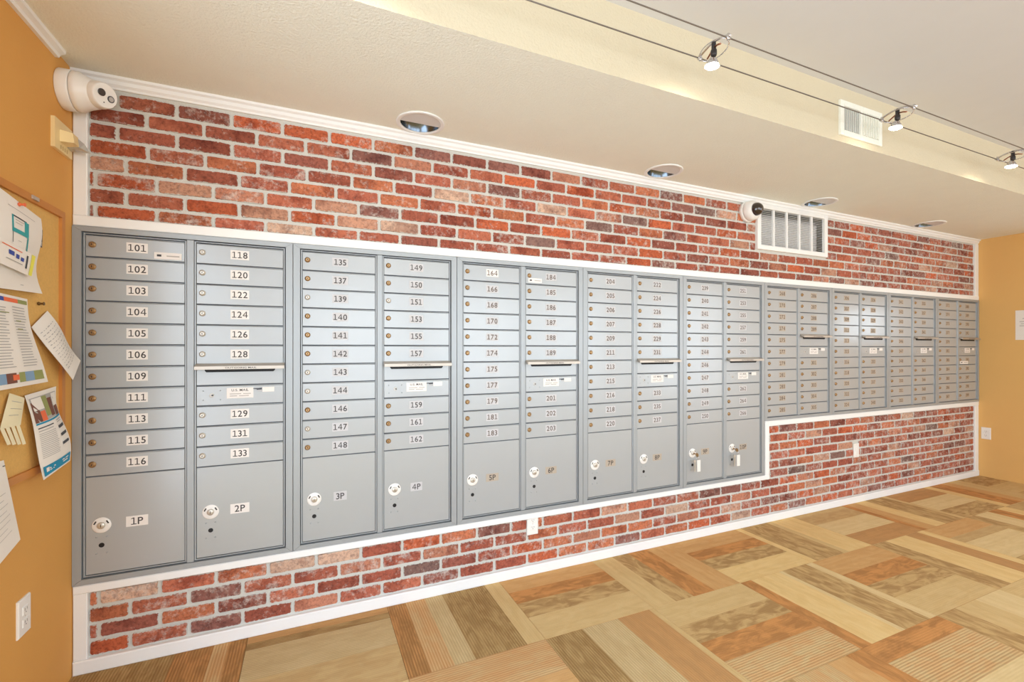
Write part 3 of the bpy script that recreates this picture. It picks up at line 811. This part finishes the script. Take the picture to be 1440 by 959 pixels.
# ------------------------------------------------------------------ cable lights
YW1, YW2, ZW = -1.105, -.966, 2.50
for y, s in ((YW1, 'steel cable further from the soffit, carrying the row of spotlights'), (YW2, 'steel cable closer to the soffit, carrying the row of spotlights')):
    tag(obj('light_cable', MB().tube([(.0,y,ZW),(RX,y,ZW)], .0026, 8), M_wire), s, 'cable', 'pair of cables for the spotlights')
def spotlight(x, label, tilt, seen=True):
    t = thing('cable_spotlight', label, 'spotlight', (x, (YW1+YW2)/2, ZW), None, 'halogen spotlights on the steel cables')
    hs = (YW2-YW1)/2
    pts = [(0, -hs-.012, .002)]+[(0, -hs+2*hs*i/10, .010+.016*math.sin(math.pi*i/10)) for i in range(11)]+[(0, hs+.012, .002)]
    obj('crossbar', MB().tube(pts, .0045, 8), M_chrome, t)
    for s in (-1, 1):
        obj('cable_clamp', MB().lathe([(.006,-.010),(.007,-.006),(.007,.010),(.005,.014)], org=(0, s*hs, .002), axis=(0,0,1), seg=12).tube([(-.012,s*hs,0),(.012,s*hs,0)], .0045, 8), M_chrome, t)
    ring = []
    for i in range(28):
        a = 2*math.pi*i/28; ring.append((.030*math.cos(a), hs*.98*math.sin(a), -.006+.030*math.cos(a)*-.55))
    obj('ring', MB().tube(ring, .0022, 6, closed=True), M_chrome, t)
    obj('socket', MB().lathe([(.007,.026),(.009,.020),(.009,-.004),(.012,-.008),(.012,-.024),(.010,-.030)], axis=(0,0,1), seg=14), M_dark, t)
    for s in (-1, 1):
        obj('contact_arm', MB().tube([(0,0,.004),(.010*s,s*.028,-.004),(.014*s,s*.046,-.012)], .0035, 6), M_copper, t)
    ax = Vector((0, math.sin(tilt), -math.cos(tilt)))
    o0 = Vector((0, .004, -.028))
    obj('reflector', MB().lathe([(.006,0),(.014,.010),(.022,.024),(.029,.040),(.028,.040)], org=o0, axis=ax, seg=24, cap=False), M_chrome, t)
    obj('lens', MB().lathe([(.0275,.036),(.0275,.040),(.020,.045),(.0001,.047)], org=o0, axis=ax, seg=24, cap=False), M_glow, t)
    l = bpy.data.lights.new('halogen_beam', 'SPOT'); l.energy = SPOT_W; l.color = (1., .86, .68); l.spot_size = math.radians(165); l.spot_blend = .9; l.shadow_soft_size = .022
    lo = bpy.data.objects.new('halogen_beam', l); COL.objects.link(lo); lo.parent = t; lo.location = o0+ax*.055
    lo.rotation_euler = Vector((0, math.sin(tilt+.35), -math.cos(tilt+.35))).to_track_quat('-Z', 'Y').to_euler()
spotlight(2.340, 'lit halogen cable spotlight nearest the viewer, high above the mailboxes', .12)
spotlight(3.615, 'lit halogen cable spotlight in front of the soffit register', .12)
spotlight(4.860, 'lit halogen cable spotlight at the far right of the cables', .12)
spotlight(1.030, 'halogen cable spotlight over the viewer, outside the picture', .12)
spotlight(6.100, 'halogen cable spotlight beyond the right edge of the picture', .12)
for x, y in ((1.8,-3.6),(5.2,-3.6)):
    t = thing('ceiling_lamp', 'round opal ceiling lamp behind the viewer, %s' % ('left' if x < 3 else 'right'), 'ceiling light', (x, y, ZU))
    obj('opal_shade', MB().lathe([(.20,.0),(.20,.03),(.16,.06),(.08,.08),(.0001,.085)], axis=(0,0,-1), seg=32, cap=False), mat('opal_glass', (255,240,215), .4, emit=3.), t)
    lamp_area('ceiling_lamp_light', (x, y, ZU-.10), .38, CEIL_W, (1., .95, .88))

# ------------------------------------------------------------------ cameras and wall devices
t = thing('turret_camera', 'white turret security camera on the orange wall, in the top left corner', 'camera', (0, -.094, 2.290))
obj('base', MB().lathe([(.073,.001),(.074,.004),(.074,.036),(.072,.039)], axis=(1,0,0), seg=36), M_plastic, t)
obj('housing', MB().lathe([(.070,.040),(.072,.043),(.072,.058),(.066,.068),(.058,.084),(.050,.108)], axis=(1,0,0), seg=36), M_plastic, t)
ax = Vector((.80,-.56,-.20)).normalized(); c0 = Vector((.103, -.004, .0))
obj('eyeball', MB().lathe([(.020,-.030),(.040,-.018),(.050,.0),(.050,.018),(.046,.038),(.043,.044)], org=c0, axis=ax, seg=32), M_plastic, t)
u = ax.cross(Vector((0,0,1))).normalized(); v = u.cross(ax)
fc = c0+ax*.0445
obj('lens', MB().lathe([(.0135,0),(.0135,.003),(.012,.0035)], org=fc+u*.016+v*.006, axis=ax, seg=20), M_dome, t)
obj('infrared_window', MB().lathe([(.0125,0),(.0125,.002)], org=fc-u*.020-v*.004, axis=ax, seg=20, mi=0).lathe([(.009,.002),(.009,.0028)], org=fc-u*.020-v*.004, axis=ax, seg=18, mi=1), [M_pdark, M_pgrey], t)
obj('microphone_hole', MB().lathe([(.0022,0),(.0022,.001)], org=fc+u*.002-v*.026, axis=ax, seg=10), M_dark, t)

t = thing('dome_camera', 'white dome camera with smoked bubble, left of the air grille', 'camera', (3.790, 0, 2.297))
obj('mount', MB().lathe([(.076,.002),(.076,.020),(.072,.030)], axis=(0,-1,0), seg=32), M_plastic, t)
obj('housing', MB().lathe([(.070,.0),(.072,.012),(.068,.040),(.050,.056)], org=(0,-.030,0), axis=(0,-1,0), seg=32), M_plastic, t)
obj('bubble', MB().lathe([(.047*math.cos(a), .047*math.sin(a)) for a in [math.pi/2*i/8 for i in range(8)]]+[(.0001,.047)], org=(.0,-.0865,-.0), axis=(0,-1,0), seg=28, cap=False), M_dome, t)

t = thing('strobe_alarm', 'cream alarm plate with wedge strobe lens below the turret camera', 'alarm', (0, -.112, 2.095))
obj('wall_plate', MB().box(0, .012, -.070, .064, -.056, .056), M_cream, t)
mb = MB(); mb.add([(.012,-.034,-.022),(.012,.030,-.022),(.012,.030,.022),(.012,-.034,.022),(.050,-.024,-.018),(.050,.020,-.018),(.046,.020,.018),(.046,-.024,.018)], [(4,5,6,7),(0,1,5,4),(1,2,6,5),(2,3,7,6),(3,0,4,7),(0,3,2,1)])
obj('strobe_block', mb, M_cream, t)
mb = MB(); mb.add([(.012,.022,-.022),(.012,.058,-.026),(.012,.058,.020),(.012,.022,.018),(.052,.016,-.020),(.078,.036,-.030),(.058,.036,.004),(.046,.016,.014)], [(4,5,6,7),(0,1,5,4),(1,2,6,5),(2,3,7,6),(3,0,4,7),(0,3,2,1)])
obj('strobe_lens', mb, M_lens, t)
mb = MB()
for i in range(4): mb.box(.012, .0126, -.030+i*.016, -.022+i*.016, -.048, -.034)
obj('horn_slots', mb, mat('cream_shadow_print', (200,176,120), .6), t)

def cover_plate(name, label, cat, loc, facing, w=.072, h=.118, kind='duplex', group=None):
    """facing: rotation about z, plate built facing -y"""
    t = thing(name, label, cat, loc, (0, 0, facing), group)
    obj('cover_plate', MB().plate(-w/2, w/2, -h/2, h/2, 0, -.007, .003), M_plastic, t)
    if kind == 'duplex':
        for s in (-1, 1):
            mb = MB(); mb.plate(-.0165, .0165, s*.020-.0135, s*.020+.0135, -.007, -.0095, .002)
            for q in (-1, 1): mb.add([(q*.0065-.001,-.0098,s*.020-.001),(q*.0065+.001,-.0098,s*.020-.001),(q*.0065+.001,-.0098,s*.020+.007),(q*.0065-.001,-.0098,s*.020+.007)], [(0,1,2,3)], 1)
            mb.lathe([(.0022,.0095),(.0022,.0098)], org=(0,0,s*.020-.007), seg=8, mi=1, smooth=False)
            obj('receptacle', mb, [M_plastic, M_dark], t)
    elif kind == 'decora':
        obj('rocker', MB().plate(-.0165, .0165, -.033, .033, -.007, -.010, .0015), M_plastic, t)
    mb = MB()
    for z in ((0,) if kind == 'duplex' else (-.048, .048)): mb.lathe([(.003,.007),(.0025,.0078)], org=(0,0,z), seg=8)
    obj('screw', mb, M_nickel, t)
    return t
cover_plate('wall_outlet', 'white duplex outlet low on the orange left wall', 'outlet', (0, -.362, .424), math.radians(90), h=.122)
cover_plate('wall_outlet', 'white duplex outlet low on the orange right wall', 'outlet', (RX, -.074, .441), math.radians(-90))
cover_plate('blank_plate', 'white plate on the lower brick under lockers 5P and 6P', 'outlet', (2.042, -.004, .288), 0, h=.126, kind='duplex')
cover_plate('blank_plate', 'white plate amid the brick under the short mailboxes', 'outlet', (5.098, -.004, .437), 0, kind='decora')

# ------------------------------------------------------------------ cork board and papers
b = thing('bulletin_board', 'oak framed cork board on the orange left wall', 'bulletin board', (0, -.13, .878))
BL, BHt = 1.0, 1.812-.878     # y from -.13 back to -1.13
obj('cork_panel', MB().box(.001, .012, -BL+.01, -.01, .01, BHt-.01), M_cork, b)
for nm, q in (('frame_rail', (.001,.022,-BL,0,0,.024)), ('frame_rail', (.001,.022,-BL,0,BHt-.024,BHt)), ('frame_stile', (.001,.022,-.024,0,.0245,BHt-.0245)), ('frame_stile', (.001,.022,-BL,-BL+.024,.0245,BHt-.0245))):
    obj(nm, MB().box(*q), M_oak, b)

class Sheet:
    """paper on the left wall: corners (y,z,x) tl,tr,br,bl; bulge lifts the middle"""
    def __init__(s, tl, tr, br, bl, bulge=0., wave=0., sag=0.): s.c = [tl, tr, br, bl]; s.b = bulge; s.w = wave; s.s = sag
    def at(s, u, v, off=0.):
        tl, tr, br, bl = s.c
        q = [((1-u)*(1-v)*tl[i]+u*(1-v)*tr[i]+u*v*br[i]+(1-u)*v*bl[i]) for i in range(3)]
        x = q[2]+s.b*math.sin(math.pi*u)*math.sin(math.pi*v)+s.w*math.sin(2*math.pi*v)*(u-.2)+off
        return Vector((x, q[0]+s.s*math.sin(math.pi*v), q[1]))
    def quad(s, mb, u0, v0, u1, v1, mi, off=.0007, nu=None, nv=None):
        nu = nu or max(1, int((u1-u0)*8)); nv = nv or max(1, int((v1-v0)*12)); vs = []; fs = []
        for j in range(nv+1):
            for i in range(nu+1): vs.append(s.at(u0+(u1-u0)*i/nu, v0+(v1-v0)*j/nv, off))
        for j in range(nv):
            for i in range(nu): k = j*(nu+1)+i; fs.append((k,k+1,k+nu+2,k+nu+1))
        mb.add(vs, fs, mi, True)
PM = [M_paper, M_pgrey, M_teal, M_blue, M_pdark, M_pred, M_pyel, M_polive, M_pnavy, M_plight, M_pbrown, M_paperc]
P_, GR, TE, BU, DK, RE, YE, OL, NA, PB, BR, CR = range(12)
PY = -.13
def sheet_thing(name, label, sh, prints, base=P_, group='papers pinned on the cork board', backing=True, holes=None):
    mb = MB(); sh.quad(mb, 0, 0, 1, 1, base, 0, 10, 14)
    if backing: sh.quad(mb, 0, 0, 1, 1, base, -.0004, 10, 14)
    t = thing(name, label, 'paper', (0, 0, 0), None, group)
    o0 = sh.at(.5, .5); t.location = o0
    def shift(m): m.v = [tuple(Vector(p)-o0) for p in m.v]; return m
    obj('sheet', shift(mb), PM, t)
    if prints:
        mb = MB()
        for i, (u0, v0, u1, v1, mi) in enumerate(prints): sh.quad(mb, u0, v0, u1, v1, mi, .0008+.00015*(i % 4)+(.0004 if i > 3 else 0))
        obj('printing', shift(mb), PM, t)['kind'] = 'stuff'
    return t
def lines(u0, u1, v0, v1, n, mi=GR, fill=.35, rag=.15, sd=1):
    r = random.Random(sd); h = (v1-v0)/n
    return [(u0, v0+i*h, u1-(u1-u0)*r.uniform(0, rag), v0+i*h+h*fill, mi) for i in range(n)]
# large creased flyer
shA = Sheet((-.62,1.786,.028),(-.311,1.743,.026),(-.322,1.487,.034),(-.60,1.478,.026), .012, .010, -.022)
pA = [(.36,.115,.84,.122,GR),(.41,.20,.66,.215,DK),(.41,.20,.435,.34,TE),(.62,.21,.70,.36,TE),(.41,.34,.70,.385,TE),(.42,.385,.428,.50,DK),(.675,.385,.70,.54,TE),(.46,.24,.60,.247,GR),(.46,.27,.58,.277,GR),(.51,.46,.57,.465,GR)]
pA += [(.38,.715,.68,.775,TE),(.56,.93,.62,.937,GR)]
sheet_thing('creased_flyer', 'large creased white flyer with teal drawing, topmost on the board', shA, pA)
shA2 = Sheet((-.62,1.628,.046),(-.405,1.600,.050),(-.430,1.530,.050),(-.62,1.552,.046), .002)
sheet_thing('small_notice', 'small white card with blue scrawl and yellow strip over the creased flyer', shA2, [(.35,.30,.48,.48,NA),(.52,.34,.60,.52,NA),(.64,.38,.72,.54,NA),(.20,.15,.66,.19,RE),(.30,.66,.70,.70,GR),(.78,.18,.82,.76,DK),(.90,.02,.99,.98,YE)])
sheet_thing('dark_photo_card', 'small dark blue-grey card in the board corner by the creased flyer', Sheet((-.309,1.728,.014),(-.270,1.712,.014),(-.274,1.650,.014),(-.312,1.660,.014)), [(.55,.70,.9,.95,GR)], DK)
# long list with coloured bands
shB = Sheet((-.62,1.470,.020),(-.385,1.462,.022),(-.311,1.188,.044),(-.60,1.176,.026), .008, -.004, -.018)
pB = [(.0,.03,.45,.075,NA),(.45,.03,.75,.075,RE),(.75,.03,.97,.075,OL),(.06,.84,.30,.95,PB),(.30,.84,.46,.95,BR),(.40,.86,.50,.92,RE),(.50,.84,.60,.95,OL),(.60,.84,.76,.95,PB),(.76,.84,.94,.95,OL)]
pB += lines(.12,.48,.14,.80,22,GR,.3,.2,3)+lines(.60,.90,.12,.80,22,GR,.3,.25,4)+[(.34,.19,.52,.20,OL),(.64,.27,.76,.28,OL),(.64,.36,.76,.37,OL)]
sheet_thing('price_list', 'long printed white list with coloured bands above and below', shB, pB)
# hand written note, tilted
shC = Sheet((-.356,1.372,.020),(-.254,1.434,.020),(-.072,1.254,.046),(-.174,1.184,.060), .010, .006)
pC = []
rc = random.Random(9)
for i in range(13):
    v = .14+i*.055; u = .12
    while u < .85:
        w = rc.uniform(.05,.13); pC.append((u, v+rc.uniform(-.004,.004), min(u+w,.9), v+.009, GR)); u += w+.05
sheet_thing('handwritten_note', 'tilted white handwritten note overhanging the board edge', shC, pC)
# property flyer with a blue foot
shD = Sheet((-.405,1.150,.024),(-.209,1.165,.026),(-.175,.886,.052),(-.345,.860,.046), .014, -.012, .006)
pD = [(.06,.05,.94,.34,GR),(.06,.10,.24,.34,BR),(.10,.06,.40,.20,P_),(.40,.06,.56,.30,OL),(.56,.10,.72,.32,BR),(.74,.06,.92,.22,P_),(.24,.22,.38,.34,RE),(.76,.22,.93,.34,BR),(.06,.345,.94,.365,BU)]
pD += [(.08,.40,.50,.413,DK),(.08,.435,.46,.445,GR)]+lines(.08,.54,.47,.78,14,GR,.3,.1,5)+[(.64,.385,.90,.395,GR),(.64,.41,.86,.42,GR)]
for v in (.46,.56,.67): pD += [(.64,v,.92,v+.035,DK)]
pD += [(.05,.86,.95,.975,BU),(.12,.885,.20,.935,P_),(.22,.90,.42,.915,P_),(.22,.925,.36,.935,P_),(.62,.89,.86,.905,P_),(.66,.92,.84,.935,P_)]
sheet_thing('property_flyer', 'flyer with interior photo and blue footer, bottom right of the board', shD, pD)
# tear-off note with tabs
shE = Sheet((-.478,1.165,.020),(-.400,1.142,.022),(-.432,1.060,.026),(-.535,1.062,.024), .004)
te = sheet_thing('tear_off_note', 'cream tear-off note with cut tabs at its foot', shE, [(.2,.2,.8,.215,GR),(.2,.42,.86,.435,GR),(.2,.62,.7,.635,GR)], CR)
for i in range(4):
    mb = MB(); u0 = i*.25+.02; p0, p1 = shE.at(u0, 1), shE.at(u0+.18, 1); d = Vector((.010, .012-.0*i, -.050-.004*i)); q = Vector(te.location)
    mb.add([p0-q, p1-q, p1+d-q, p0+d-q], [(0,1,2,3)]); obj('tab', mb, M_paperc, te)
sheet_thing('paper_scrap', 'small white scrap of paper left of the tear-off note', Sheet((-.60,1.172,.018),(-.530,1.158,.018),(-.528,1.128,.020),(-.60,1.138,.020)), None)
shG = Sheet((-.66,.975,.024),(-.520,.968,.026),(-.452,.704,.034),(-.66,.640,.034), .006)
sheet_thing('lined_notice', 'white notice hanging below the lower board edge at the picture margin', shG, lines(.2,.85,.35,.85,8,GR,.08,.2,8)+[(.90,.06,.99,.07,DK)])
# pins
def pin(y, z, x, m, label, grp='pins in the cork board'):
    t = thing('push_pin', label, 'pin', (x, y, z), None, grp)
    obj('head', MB().lathe([(.004,.0),(.0065,.003),(.004,.006),(.0035,.012),(.0060,.015),(.0055,.017)], axis=(1,0,0), seg=12), m, t)
pin(-.455, 1.752, .030, M_pred, 'orange push pin through the top of the creased flyer')
pin(-.300, 1.455, .013, mat('dark_bronze', (110,80,40), .4, metal=.5), 'dark push pin between the creased flyer and the tilted note')
t = thing('staple_clip', 'small grey metal clip on the top rail of the cork board', 'clip', (.0225, -.340, 1.803))
obj('clip_body', MB().box(0, .004, -.022, .018, -.006, .006), M_nickel, t)
t = thing('notice_sheet', 'white notice taped on the orange right wall', 'paper', (RX, -.393, 1.524))
obj('sheet', MB().box(-.0018, -.0008, -.108, .108, -.142, .142), M_paper, t)
mb = MB()
for z, w in ((.06,.06),(.03,.08),(.01,.07),(-.01,.08)): mb.box(-.0024, -.0018, -w+.0, w, z, z+.006)
obj('printing', mb, M_pgrey, t)['kind'] = 'stuff'
